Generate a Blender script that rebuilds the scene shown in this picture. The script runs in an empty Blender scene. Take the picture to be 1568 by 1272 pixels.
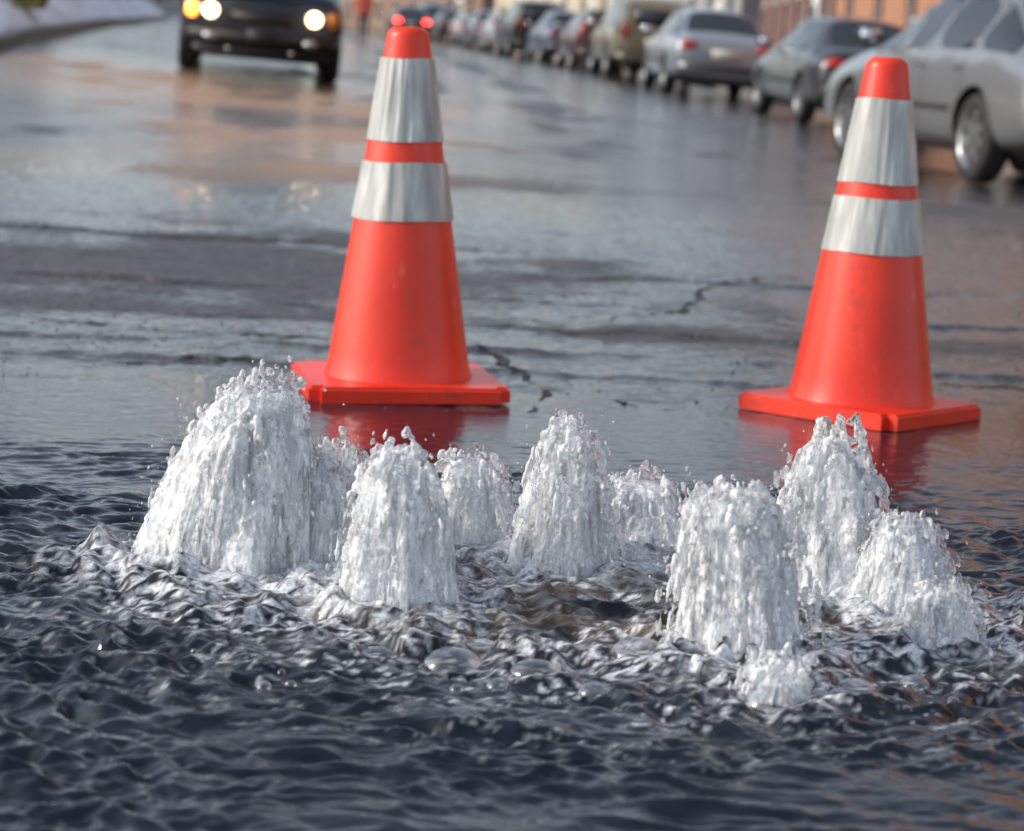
import bpy, bmesh, math, random
import numpy as np
from mathutils import Vector, Matrix
from mathutils.bvhtree import BVHTree
random.seed(7); rng=np.random.default_rng(7)
C=bpy.context; S=C.scene
S.view_settings.view_transform='Standard'; S.view_settings.look='None'; S.view_settings.exposure=0
def link(o): S.collection.objects.link(o); return o
# ------------------------------------------------ materials
def mat(name, col=(.5,.5,.5), rough=.5, metal=0, **kw):
    m=bpy.data.materials.new(name); m.use_nodes=True
    b=m.node_tree.nodes['Principled BSDF']
    b.inputs['Base Color'].default_value=(*col,1); b.inputs['Roughness'].default_value=rough
    b.inputs['Metallic'].default_value=metal
    for k,v in kw.items():
        b.inputs[k.replace('_',' ')].default_value=v
    return m
class NT:
    def __init__(s,m): s.m=m; s.t=m.node_tree; s.b=s.t.nodes['Principled BSDF']
    def n(s,typ,**kw):
        x=s.t.nodes.new(typ)
        for k,v in kw.items():
            if k in x.inputs.keys(): x.inputs[k].default_value=v
            else: setattr(x,k,v)
        return x
    def l(s,a,b): s.t.links.new(a,b)
    def ramp(s,src,stops):
        r=s.n('ShaderNodeValToRGB'); e=r.color_ramp.elements
        while len(e)<len(stops): e.new(.5)
        for el,(p,c) in zip(e,stops):
            el.position=p; el.color=(*c,1) if isinstance(c,tuple) else (c,c,c,1)
        s.l(src,r.inputs[0]); return r.outputs[0]
    def noise(s,scale,vec=None,detail=4,rough=.6):
        x=s.n('ShaderNodeTexNoise'); x.inputs['Scale'].default_value=scale; x.inputs['Detail'].default_value=detail; x.inputs['Roughness'].default_value=rough
        if vec is not None: s.l(vec,x.inputs['Vector'])
        return x.outputs[0]
    def coord(s,scale=(1,1,1)):
        c=s.n('ShaderNodeTexCoord'); mp=s.n('ShaderNodeMapping'); mp.inputs['Scale'].default_value=scale
        s.l(c.outputs['Object'],mp.inputs[0]); return mp.outputs[0]
    def bump(s,h,strength=.3,dist=.01,normal=None):
        b=s.n('ShaderNodeBump'); b.inputs['Strength'].default_value=strength; b.inputs['Distance'].default_value=dist
        s.l(h,b.inputs['Height'])
        if normal: s.l(normal,b.inputs['Normal'])
        return b.outputs[0]
def mixc(N,f,a,b,bt='MIX'):
    x=N.n('ShaderNodeMix'); x.data_type='RGBA'; x.blend_type=bt
    for sock,v in ((x.inputs[0],f),(x.inputs[6],a),(x.inputs[7],b)):
        if hasattr(v,'is_linked'): N.l(v,sock)
        elif isinstance(v,tuple): sock.default_value=(*v,1)
        else: sock.default_value=v
    return x.outputs[2]
def varied(name,col,rough=.6,scale=6,amt=.25,bump=.1,metal=0,bs=60):
    m=mat(name,col,rough,metal); N=NT(m); v=N.coord()
    f=N.noise(scale,v,6)
    c=N.ramp(f,[(.3,tuple(x*(1-amt) for x in col)),(.7,tuple(min(1,x*(1+amt)) for x in col))])
    N.l(c,N.b.inputs['Base Color'])
    if bump: N.l(N.bump(N.noise(bs,v,4),bump,.01),N.b.inputs['Normal'])
    return m
# ------------------------------------------------ numpy noise
def pn(x,y,seed=0):
    xi=np.floor(x).astype(np.int64); yi=np.floor(y).astype(np.int64); xf=x-xi; yf=y-yi
    def g(ix,iy,dx,dy):
        h=(ix*374761393+iy*668265263+seed*2147483647)&0xffffffff
        h=((h^(h>>13))*1274126177)&0xffffffff; h=h^(h>>16)
        a=h.astype(np.float64)/4294967296*2*np.pi
        return np.cos(a)*dx+np.sin(a)*dy
    u=xf**3*(xf*(xf*6-15)+10); v=yf**3*(yf*(yf*6-15)+10)
    a=g(xi,yi,xf,yf)*(1-u)+g(xi+1,yi,xf-1,yf)*u
    b=g(xi,yi+1,xf,yf-1)*(1-u)+g(xi+1,yi+1,xf-1,yf-1)*u
    return (a*(1-v)+b*v)*1.5
def fbm(x,y,o=4,seed=0,g=.5):
    s=0;a=1
    for i in range(o):
        s=s+a*pn(x*2**i,y*2**i,seed+i*17); a*=g
    return s
def sstep(a,b,x):
    t=np.clip((x-a)/(b-a),0,1); return t*t*(3-2*t)
# ------------------------------------------------ terrain
_ty=[-60,0,6,12,18,23,29,38.6,48,58,66,72,80,90,102,115,150,200,400]
_tz=[0,0,0,-.04,-.09,-.05,.10,.30,.45,.56,.72,.82,.94,1.1,1.29,1.54,2.3,3.2,4.5]
_xr=[4.2,4.0,3.9,3.7,3.4,3.3,3.3,2.3,1.6,.94,.28,-.5,-1.4,-2.2,-3.2,-4.3,-9,-20,-80]
_cc=[0,0,0,.012,.035,.045,.05,.05,.05,.047,.045,.043,.04,.035,.032,.03,.02,.02,0]
_f=np.arange(-60,400,.5); _k=np.hanning(11); _k/=_k.sum()
def _sm(v):
    a=np.interp(_f,_ty,v); return np.convolve(np.pad(a,5,mode='edge'),_k,'valid')
TZ,XR,CC=_sm(_tz),_sm(_xr),_sm(_cc)
def xr(y): return np.interp(y,_f,XR)
def gz(x,y):
    return np.interp(y,_f,TZ)+np.interp(y,_f,CC)*np.clip(xr(y)-x,-2,14)
_ly=[-60,0,10,22,26,35,50,75,110,150,400]
_lx=[-9,-8,-7,-6.1,-5.9,-6.9,-8.8,-12,-17,-28,-110]
def lkerb(y): return np.interp(y,_ly,_lx)
def stepline(x): return 4.10+.02*np.sin(x*3)+.012*pn(x*9,x*0+.5,5)+.006*pn(x*40,x*0,6)
def relief(x,y):
    near=1-sstep(8,18,y)
    h=.004*fbm(x*1.1,y*1.6,3,3)+.0042*fbm(x*3,y*8,3,9)+.0026*fbm(x*24,y*30,2,12)
    for (c,a,s,am) in ((5.15,.10,31,.012),(6.35,-.06,37,.014),(7.9,.05,43,.012),(5.65,.02,47,.011),(7.1,.08,53,.010),(4.8,-.03,59,.008)):
        ln=c+a*x+.16*pn(x*1.6,x*0+.3,s)+.045*pn(x*9,x*0+.7,s+1)
        h=h+am*sstep(0,.03,y-ln)*(1-sstep(.03,.9,y-ln))*np.clip(.6+1.3*pn(x*1.1+s,y*0+.2,s+2),0,1)
    st=sstep(0,.014,y-stepline(x))*(1-sstep(.0,.25,x))
    rt=sstep(4.15,4.5,y)*sstep(.0,.3,x)
    return near*(h*sstep(2.9,4.4,y))+near*(-.014+.016*np.maximum(st,rt*.85))
def grid_mesh(name,xs,ys,zf,attrs={}):
    X,Y=np.meshgrid(xs,ys); x=X.ravel(); y=Y.ravel(); z=zf(x,y)
    nx,ny=len(xs),len(ys)
    me=bpy.data.meshes.new(name)
    me.vertices.add(nx*ny); me.vertices.foreach_set('co',np.column_stack([x,y,z]).astype(np.float32).ravel())
    i=np.arange(nx*ny).reshape(ny,nx)
    q=np.stack([i[:-1,:-1],i[:-1,1:],i[1:,1:],i[1:,:-1]],-1).reshape(-1,4)
    me.loops.add(q.size); me.loops.foreach_set('vertex_index',q.ravel().astype(np.int32))
    me.polygons.add(len(q)); me.polygons.foreach_set('loop_start',np.arange(0,q.size,4,dtype=np.int32))
    me.polygons.foreach_set('use_smooth',np.ones(len(q),bool))
    me.update(calc_edges=True)
    for k,f in attrs.items():
        a=me.attributes.new(k,'FLOAT','POINT'); a.data.foreach_set('value',f(x,y).astype(np.float32))
    return link(bpy.data.objects.new(name,me))
def expand(a,b,step,growth,lo,hi):
    c=list(np.arange(a,b,step)); s=step
    while c[-1]<hi: s=min(s*growth,8); c.append(c[-1]+s)
    s=step
    while c[0]>lo: s=min(s*growth,8); c.insert(0,c[0]-s)
    return np.array(c)
xs=expand(-2.2,2.2,.011,1.06,-150,150); ys=expand(3.6,9,.012,1.02,-40,390)
def wetf(x,y):
    n=fbm(x*.55,y*.33,4,21)
    n2=fbm(x*2.2,y*1.2,4,31)
    w=.84+.45*n+.42*n2
    band=np.exp(-((x+1.0+.25*n2)/.85)**4)*np.exp(-((y-6.8+.5*n2+.4*n)/.75)**4)
    w=w-1.0*band*(.85+.7*n2)
    w=w-.7*np.exp(-((y-12-.35*x)/.9)**2)*(.7+n2)*(x>-2)
    w=w-.5*np.exp(-((y-5.3-.3*x)/.35)**2)*(x>.2)*(.8+n2)
    w=w-.8*np.exp(-((y-5.75-.1*x+.2*n)/.16)**2)*(.7+n2)
    for off in (-2.6,-1.1,):
        w=w-.45*np.exp(-((x-(xr(y)+off-2))/.35)**2)*sstep(14,20,y)
    w=w+.45*np.exp(-((x+.6)/1.3)**2)*np.exp(-((y-10)/1.8)**2)
    w=w+.5*(1-sstep(4.2,5.0,y))
    return np.clip(w,0,1)
def warm_reflf(x,y):  # mask for a warm reflection painted into the road colour, left side
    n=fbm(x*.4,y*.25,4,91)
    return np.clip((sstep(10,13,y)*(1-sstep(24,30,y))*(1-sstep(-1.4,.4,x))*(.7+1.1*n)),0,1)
road=grid_mesh('road',xs,ys,lambda x,y:gz(x,y)+relief(x,y),{'wet':wetf,'warm_refl':warm_reflf})
m=mat('wet_asphalt',(.04,.04,.042),.3,IOR=1.5); N=NT(m); v=N.coord()
at=N.n('ShaderNodeAttribute'); at.attribute_name='wet'; warm=N.n('ShaderNodeAttribute'); warm.attribute_name='warm_refl'
fine=N.noise(105,v,4,.75); med=N.noise(18,N.coord((1,1.8,1)),6,.7); big=N.noise(3,v,6,.65)
wsum=N.n('ShaderNodeMath',operation='MULTIPLY_ADD'); N.l(med,wsum.inputs[0]); wsum.inputs[1].default_value=1.7; wsum.inputs[2].default_value=-.85
wadd=N.n('ShaderNodeMath',operation='ADD'); N.l(at.outputs['Fac'],wadd.inputs[0]); N.l(wsum.outputs[0],wadd.inputs[1])
wet_warm=N.n('ShaderNodeMath',operation='MULTIPLY_ADD'); N.l(warm.outputs['Fac'],wet_warm.inputs[0]); wet_warm.inputs[1].default_value=-.34; N.l(wadd.outputs[0],wet_warm.inputs[2])
wet=N.ramp(wet_warm.outputs[0],[(.35,0.0),(.72,1.0)])
asp=N.ramp(fine,[(.38,(.014,.015,.018)),(.53,(.040,.041,.044)),(.66,(.26,.25,.23))])
asp2=mixc(N,.30,asp,N.ramp(big,[(.35,(.03,.03,.034)),(.65,(.09,.08,.07))]))
asp2=mixc(N,warm.outputs['Fac'],asp2,(.38,.23,.14))  # brown reflection tint put into the base colour
wetc=mixc(N,.30,asp2,(.03,.034,.04))
N.l(mixc(N,wet,asp2,wetc),N.b.inputs['Base Color'])
N.l(N.ramp(wet,[(0,.48),(.6,.18),(1,.07)]),N.b.inputs['Roughness'])
bs=N.n('ShaderNodeMath',operation='MULTIPLY_ADD'); N.l(wet,bs.inputs[0]); bs.inputs[1].default_value=-.82; bs.inputs[2].default_value=1.0
b1=N.n('ShaderNodeBump'); b1.inputs['Distance'].default_value=.007; N.l(fine,b1.inputs['Height']); N.l(bs.outputs[0],b1.inputs['Strength'])
b2=N.bump(N.noise(11,N.coord((1,2.4,1)),6,.65),.34,.012,b1.outputs[0]); N.l(b2,N.b.inputs['Normal'])
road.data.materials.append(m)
def ribbon_world(name,pts,w,m,seed=0,lift=.004):
    P=[]
    for a,b in zip(pts[:-1],pts[1:]):
        L=math.dist(a,b); n=max(2,int(L/.012))
        for i in range(n): P.append((a[0]+(b[0]-a[0])*i/n,a[1]+(b[1]-a[1])*i/n))
    P.append(pts[-1]); P=np.array(P)
    P[:,1]+=.05*pn(P[:,0]*5+seed,P[:,1]*2,seed)+.018*pn(P[:,0]*18,P[:,1]*18,seed+1)
    P[:,0]+=.03*pn(P[:,0]*8+seed,P[:,1]*8,seed+2)
    T=np.gradient(P,axis=0); T/=np.linalg.norm(T,axis=1)[:,None]+1e-9; Nn=np.column_stack([-T[:,1],T[:,0]])
    W=w*np.clip(.55+1.2*pn(P[:,0]*5,P[:,1]*5,seed+4)+.5*pn(P[:,0]*25,P[:,1]*25,seed+5),.12,1.3)[:,None]
    A=P+Nn*W; B=P-Nn*W
    vs=[];fs=[]
    for a,b in zip(A,B):
        for q in (a,b): vs.append((q[0],q[1],float(gz(q[0],q[1])+relief(np.array([q[0]]),np.array([q[1]]))[0])+lift*.75))
    for i in range(len(P)-1): fs.append((2*i,2*i+1,2*i+3,2*i+2))
    me=bpy.data.meshes.new(name); me.from_pydata(vs,[],fs); me.materials.append(m)
    o=link(bpy.data.objects.new(name,me)); o.parent=road; return o
mc=mat('crack_dark',(.014,.014,.016),.6)
for i,(p,w) in enumerate([([(-1.9,5.4),(-1.19,5.33),(-.77,5.23),(-.52,5.14),(-.3,5.2)],.014),
  ([(-.3,5.5),(-.10,5.20),(.0,4.85),(.084,4.62),(.223,4.47),(.394,4.375),(.9,4.32),(1.6,4.3)],.011),
  ([(.084,4.62),(.05,4.4),(.01,4.26)],.008),
  ([(.9,7.6),(.59,7.09),(.439,6.26),(.113,5.8),(-.118,5.84),(-.5,5.9),(-1.2,6.1)],.009),
  ([(.439,6.26),(.9,5.9),(1.6,5.7)],.007),([(.8,5.1),(1.1,5.0),(1.9,5.05)],.010),
  ([(-1.9,4.75),(-1,4.72),(-.5,4.8)],.010)]):
    ribbon_world('crack',p,w,mc,i+3)
# ------------------------------------------------ water sheet
J=[ # x,y,H,Rbase,rtop, -, dens
 (-.345,2.84,.255,.124,.074,1.0,1.4),
 (-.125,2.69,.218,.083,.038,1,1.1),
 (.079,2.93,.208,.083,.040,1,1.1),
 (.270,2.54,.208,.084,.050,1,1.2),
 (.42,2.87,.220,.092,.044,1,1.2),
 (.51,2.62,.088,.056,.036,1,.7),
 (-.045,3.08,.135,.085,.045,1,.8),
 (.18,3.10,.115,.095,.060,1,.8),
 (.30,3.08,.110,.085,.05,1,.7),
 (-.215,2.96,.155,.090,.05,1,.8),
 (.29,2.36,.055,.050,.03,1,.4),
 (-.265,2.86,.17,.085,.045,1,.8),
 (.49,2.80,.135,.082,.040,1,.8)]
bub=[(-.05,2.42,.034,.022),(.155,2.49,.034,.026),(-.13,2.43,.024,.016),(.04,2.40,.028,.019),(.28,2.32,.03,.024),(.38,2.40,.026,.016),(.1,2.34,.02,.013),(-.02,2.5,.02,.013),(-.33,2.62,.018,.01),(.45,2.44,.02,.013),(.0,2.35,.015,.01),(.2,2.42,.016,.012)]
def energy(x,y):
    e=0
    for (a,b,H,R,rt,_,_) in J: e=e+(H/.2)**.5*np.exp(-(((x-a)/(R*1.25))**2+((y-b)/(R*1.25))**2))
    return np.clip(e,0,1.2)
def turb(x,y):
    r=np.sqrt(((x-.1)/.76)**2+((y-2.66)/.60)**2)
    return 1-sstep(.45,1.2,r)
def wz(x,y):
    e=energy(x,y); t=turb(x,y); n1=pn(x*3,y*4,77); n3=pn(x*1.3+3,y*2.1,78)
    wx=x+.05*pn(x*4,y*4,41)+.012*pn(x*17,y*17,43); wy=y+.035*pn(x*5+9,y*5,42)+.010*pn(x*17+4,y*17,44)
    rid=lambda s,sd,k=1.7:(1-2*np.abs(pn(wx*s,wy*s*k,sd)))
    far=1-.84*sstep(3.1,3.9,y); 
    amb=(.0040*pn(wx*7,wy*16,51)+.0040*rid(11,52)+.0045*pn(wx*20,wy*36,53)+.0022*rid(29,57)+.0008*pn(wx*70,wy*90,54))
    r=np.sqrt((x-.1)**2+(y-2.75)**2)
    amb+= .0024*np.sin(r*80+7*n1+4*pn(wx*9,wy*9,60))*(sstep(.3,.6,r)*(1-sstep(.9,1.8,r)))
    h=amb*far*np.clip(1.05+1.0*n1+.6*n3,.3,2.0)
    h+=t*(.010*fbm(wx*10,wy*13,2,61)+.010*rid(16,62,1.2)*(.5+pn(x*8,y*8,65))+.0024*fbm(wx*45,wy*55,2,63))
    h+=e*(.016+.014*fbm(wx*24,wy*24,2,64))
    fr=np.exp(-((np.sqrt(((x-.08)/1.15)**2+((y-2.95)/.95)**2)-.52)/.045)**2)*(y<2.85)
    h+=fr*(.010+.012*fbm(wx*18,wy*16,2,66))
    for (a,b,R,hh) in bub:
        q=((x-a)**2+(y-b)**2)/R**2
        h=np.where(q<1.1,h*.3+.002,h)
    base=.004-.012*sstep(4.25,5.2,y)-.02*sstep(1.8,2.8,np.abs(x))
    return base+h
def foam(x,y):
    e=energy(x,y); t=turb(x,y)
    n=fbm(x*22,y*30,4,71,.65); n2=fbm(x*55,y*95,3,72,.6); n3=fbm(x*9,y*12,3,73)
    fr=np.exp(-((np.sqrt(((x-.08)/1.15)**2+((y-2.95)/.95)**2)-.50)/.10)**2)*(y<2.9)
    return np.clip(e*1.15+.8*n*(.2+e)+t*(.10+1.1*n2*(n3>-.15)*(n>-.2))+fr*(.20+1.1*n2)-.13,0,1)
def brown(x,y):
    return np.exp(-(((x-.1)/.3)**2+((y-2.72)/.2)**2))*np.clip(.6+pn(x*9,y*9,81),0,1)
wxs=expand(-1.3,1.3,.0040,1.05,-3.2,3.2); wys=expand(1.6,3.9,.0040,1.04,.3,5.4)
water=grid_mesh('water',wxs,wys,wz,{'foam':foam,'brown':brown})
m=mat('flowing_water',(.02,.025,.03),.04,IOR=1.34); N=NT(m); v=N.coord()
fa=N.n('ShaderNodeAttribute'); fa.attribute_name='foam'; ba=N.n('ShaderNodeAttribute'); ba.attribute_name='brown'
c0=mixc(N,ba.outputs['Fac'],(.008,.012,.020),(.12,.080,.042))
fn=N.noise(150,v,3,.7)
fm=N.n('ShaderNodeMath',operation='MULTIPLY'); N.l(fa.outputs['Fac'],fm.inputs[0]); N.l(N.ramp(fn,[(.3,.3),(.62,1.0)]),fm.inputs[1])
N.l(mixc(N,fm.outputs[0],c0,(.82,.85,.89)),N.b.inputs['Base Color'])
N.l(N.ramp(fm.outputs[0],[(0,.03),(1,.14)]),N.b.inputs['Roughness'])
N.l(N.bump(N.noise(60,N.coord((.7,1.3,1)),3,.6),.34,.004),N.b.inputs['Normal'])
water.data.materials.append(m)
mb=bpy.data.materials.new('bubble_film'); mb.use_nodes=True; t=mb.node_tree; t.nodes.remove(t.nodes['Principled BSDF']); out=t.nodes['Material Output']
tr=t.nodes.new('ShaderNodeBsdfTransparent'); gl=t.nodes.new('ShaderNodeBsdfGlossy'); gl.inputs['Roughness'].default_value=.03; lw=t.nodes.new('ShaderNodeLayerWeight'); lw.inputs[0].default_value=.32; mx=t.nodes.new('ShaderNodeMixShader')
t.links.new(lw.outputs['Facing'],mx.inputs[0]); t.links.new(tr.outputs[0],mx.inputs[1]); t.links.new(gl.outputs[0],mx.inputs[2]); t.links.new(mx.outputs[0],out.inputs[0])
bm=bmesh.new()
extra=[(random.uniform(-.35,.6),random.uniform(2.28,2.6),random.uniform(.003,.012)) for _ in range(30)]
for (a,b,R,hh) in bub+[(a,b,r,r*.8) for a,b,r in extra]:
    g=bmesh.ops.create_uvsphere(bm,u_segments=24,v_segments=16,radius=1)['verts']
    bmesh.ops.scale(bm,vec=(R*random.uniform(.85,1.15),R,hh),verts=g); bmesh.ops.translate(bm,verts=g,vec=(a,b,.005))
    bmesh.ops.delete(bm,geom=[q for q in g if q.co.z<.0],context='VERTS')
me=bpy.data.meshes.new('bubbles'); bm.to_mesh(me); bm.free(); me.polygons.foreach_set('use_smooth',np.ones(len(me.polygons),bool)); me.materials.append(mb)
o=link(bpy.data.objects.new('bubbles',me)); o.parent=water
# ------------------------------------------------ water jets: glassy skin over an aerated core
mj=mat('clear_water',(.98,.99,1),.03,IOR=1.26,Transmission_Weight=.97); N=NT(mj); v=N.coord((1,1,.30))
N.l(N.bump(N.noise(190,v,3,.65),.6,.0025),N.b.inputs['Normal'])
s_=N.noise(60,v,5,.75)
N.l(N.ramp(s_,[(.44,.98),(.58,.35)]),N.b.inputs['Transmission Weight'])
N.l(N.ramp(s_,[(.45,.02),(.65,.16)]),N.b.inputs['Roughness'])
mcore=mat('aerated_water',(.9,.93,.96),.30,IOR=1.33); N=NT(mcore); v=N.coord((1,1,.18))
st_=N.noise(110,v,5,.75)
N.l(N.ramp(st_,[(.34,(.66,.70,.76)),(.46,(.93,.95,.97)),(.62,(.98,.99,1))]),N.b.inputs['Base Color'])
N.l(N.ramp(N.noise(60,N.coord((1,1,.14)),5,.75),[(.36,.25),(.48,1.0)]),N.b.inputs['Alpha'])
N.l(N.bump(N.noise(200,v,4,.7),.8,.004),N.b.inputs['Normal'])
bm=bmesh.new(); bmesh.ops.create_icosphere(bm,subdivisions=1,radius=1); bm.verts.ensure_lookup_table()
ICV=np.array([v.co[:] for v in bm.verts]); ICF=np.array([[v.index for v in f.verts] for f in bm.faces]); bm.free()
def blobs(P,R,V,stretch,jit=0):
    n=len(P); V=V/(np.linalg.norm(V,axis=1)[:,None]+1e-9)
    base=ICV[None]*R[:,None,None]
    if jit: base=base*(1+jit*rng.normal(size=(n,len(ICV),1)))
    al=(base*V[:,None,:]).sum(-1,keepdims=True)
    base=base+al*V[:,None,:]*(stretch[:,None,None]-1)
    vs=(base+P[:,None,:]).reshape(-1,3)
    fs=(ICF[None]+np.arange(n)[:,None,None]*len(ICV)).reshape(-1,3)
    return vs,fs
def mesh_np(name,vs,fs):
    me=bpy.data.meshes.new(name); me.from_pydata(vs.tolist(),[],fs.tolist()); return me
# loose grit on the road
n=2600; gx=rng.uniform(-2,2.2,n); gy=4.25+rng.random(n)**1.3*6; keep=pn(gx*1.3,gy*1.1,301)+.5*pn(gx*5,gy*5,302)>-.05; gx,gy=gx[keep],gy[keep]; n=len(gx)
vs,fs=blobs(np.column_stack([gx,gy,gz(gx,gy)+relief(gx,gy)+.001]),rng.uniform(.001,.0042,n)*rng.random(n)**.5+.0008,np.tile([0,0,1.],(n,1)),np.full(n,.7),.18)
me=mesh_np('loose_grit',vs,fs); me.materials.append(varied('grit_stone',(.16,.15,.14),.5,9,.6,0)); o=link(bpy.data.objects.new('loose_grit',me)); o.parent=road
def revolve(k,R,rt,H,lean,sr,sh,na=40,nz=20,rough=.05,seed=0):
    cvs=[]
    for i in range(nz):
        uu=i/(nz-1)
        A=np.arange(na)*2*np.pi/na
        rr=(rt*uu**.5+(R-rt)*.86*uu**1.2)*sr*(1+.20*pn(np.cos(A)*2+k*7,np.sin(A)*2+uu*2,k)+rough*pn(np.cos(A)*7+k*7,np.sin(A)*7+uu*.8,k+3+seed))
        zz=H*sh*(1-uu**2.1)*(1+.16*pn(np.cos(A)*1.5+k,np.sin(A)*1.5,k+9)*uu**.5)-.012
        for a,r,z in zip(A,rr,zz): cvs.append((r*math.cos(a)+lean*(z/H),r*math.sin(a)*.9,z))
    tris=[]
    for i in range(nz-1):
        for j in range(na):
            p=i*na+j; q=i*na+(j+1)%na
            tris+=[(p,p+na,q),(q,p+na,q+na)]
    cvs.append((lean,0,H*sh)); cvs.append((0,0,-.02))
    for j in range(na):
        tris.append((len(cvs)-2,j,(j+1)%na)); tris.append((len(cvs)-1,(nz-1)*na+(j+1)%na,(nz-1)*na+j))
    return np.array(cvs),np.array(tris)
tx=bpy.data.textures.new('t','CLOUDS'); tx.noise_scale=.010; tx.noise_depth=2
leans={0:.035,1:-.004,2:-.004,3:-.018,4:-.020}
for k,(x,y,H,R,rt,_,dens) in enumerate(J):
    n=int(640*dens)
    a=rng.uniform(0,2*np.pi,n)
    ns=int(26+12*dens); sa=rng.uniform(0,2*np.pi,ns); pick=rng.integers(0,ns,n)
    sR=1+.16*rng.normal(size=ns); sH=1+.07*rng.normal(size=ns)
    u=rng.random(n)**.8
    str_=(rng.random(n)<.8)&(u>.30)
    a=np.where(str_,sa[pick]+rng.normal(0,.06,n),a)
    Rm=R*(1+.36*pn(np.cos(a)*1.7+k*5,np.sin(a)*1.7,k))*np.where(str_,sR[pick],1); Hm=H*(1+.20*pn(np.cos(a)*1.5+k,np.sin(a)*1.5+3,k+50))*np.where(str_,sH[pick],1)
    r0=rt*np.sqrt(rng.random(n))*.95; r=r0+(Rm-rt)*u**1.1
    z=Hm*(1-u**2.0)*(.93+.08*rng.random(n)**2)-.004-.036*(r0/rt)**2.5*(H/.2)*(rt/.04)**.5
    lean=leans.get(k,random.uniform(-.012,.012))
    P=np.column_stack([r*np.cos(a)+lean*(z/H),r*np.sin(a)*.9,z])
    V=np.column_stack([np.cos(a)*(R-rt),np.sin(a)*(R-rt),-2.0*H*u-.02])
    rad=rng.uniform(.0025,.0068,n)*(1-.5*u)*(.8 if H<.15 else 1); st=1.2+8*u*rng.random(n)
    vs,fs=blobs(P,rad,V,st)
    cv,ct=revolve(k,R,rt,H,lean,.97,.95)
    vs2=np.vstack([vs,cv]); fs2=np.vstack([fs,ct+len(vs)])
    o=link(bpy.data.objects.new('tmp',mesh_np('tmp',vs2,fs2)))
    md=o.modifiers.new('r','REMESH'); md.mode='VOXEL'; md.voxel_size=.0017
    sm=o.modifiers.new('s','SMOOTH'); sm.factor=.5; sm.iterations=3
    dm=o.modifiers.new('d','DISPLACE'); dm.texture=tx; dm.strength=.0055; dm.mid_level=.5
    dg=C.evaluated_depsgraph_get(); me=bpy.data.meshes.new_from_object(o.evaluated_get(dg))
    bpy.data.objects.remove(o); me.name='water_jet'; me.materials.clear(); me.materials.append(mj)
    me.polygons.foreach_set('use_smooth',np.ones(len(me.polygons),bool))
    jet=link(bpy.data.objects.new('water_jet',me)); jet.location=(x,y,.0)
    for nm,sr,sh,sdd in (('aerated_core',.90,.92,0),('aerated_heart',.66,.82,5)):
        cv,ct=revolve(k,R,rt,H,lean,sr,sh,96,56,.20,sdd)
        me=mesh_np(nm,cv,ct); me.materials.append(mcore); me.polygons.foreach_set('use_smooth',np.ones(len(me.polygons),bool))
        cr=link(bpy.data.objects.new(nm,me)); cr.parent=jet
    n=int(90*dens); a=rng.uniform(0,2*np.pi,n); u=rng.random(n)**.6
    r=rt+(R*1.05-rt)*u+rng.exponential(.008,n); z=H*(1-u**1.75)*rng.uniform(.75,1.06,n)+.006
    P=np.column_stack([r*np.cos(a)+lean*z/H,r*np.sin(a),z]); V=np.column_stack([np.cos(a)*.3,np.sin(a)*.3,-np.ones(n)])
    vs,fs=blobs(P,rng.uniform(.0006,.0020,n),V,1+1.5*rng.random(n))
    me=mesh_np('droplets',vs,fs); me.materials.append(mj); me.polygons.foreach_set('use_smooth',np.ones(len(me.polygons),bool))
    d=link(bpy.data.objects.new('droplets',me)); d.parent=jet
# ------------------------------------------------ traffic cones
mo=mat('cone_orange_pvc',(.86,.035,.012),.38); N=NT(mo); v=N.coord()
f=N.noise(7,v,6,.6); c=N.ramp(f,[(.3,(.70,.026,.008)),(.6,(.84,.040,.011))])
sc=N.noise(38,N.coord((1,1,.4)),6,.75); c=mixc(N,N.ramp(sc,[(.60,0.0),(.72,.5)]),c,(.75,.20,.14))
dr=N.noise(14,v,6,.7)
N.l(mixc(N,N.ramp(dr,[(.56,0.0),(.75,.6)]),c,(.25,.04,.03)),N.b.inputs['Base Color']); N.l(N.bump(N.noise(90,v,3),.08,.004),N.b.inputs['Normal'])
ms=mat('reflective_sleeve',(.62,.63,.60),.38); N=NT(ms)
f=N.noise(9,N.coord((3,3,.35)),5,.6); N.l(N.ramp(f,[(.3,(.25,.26,.25)),(.52,(.41,.42,.40)),(.7,(.66,.67,.64))]),N.b.inputs['Base Color'])
def smooth(me): me.polygons.foreach_set('use_smooth',np.ones(len(me.polygons),bool))
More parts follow.
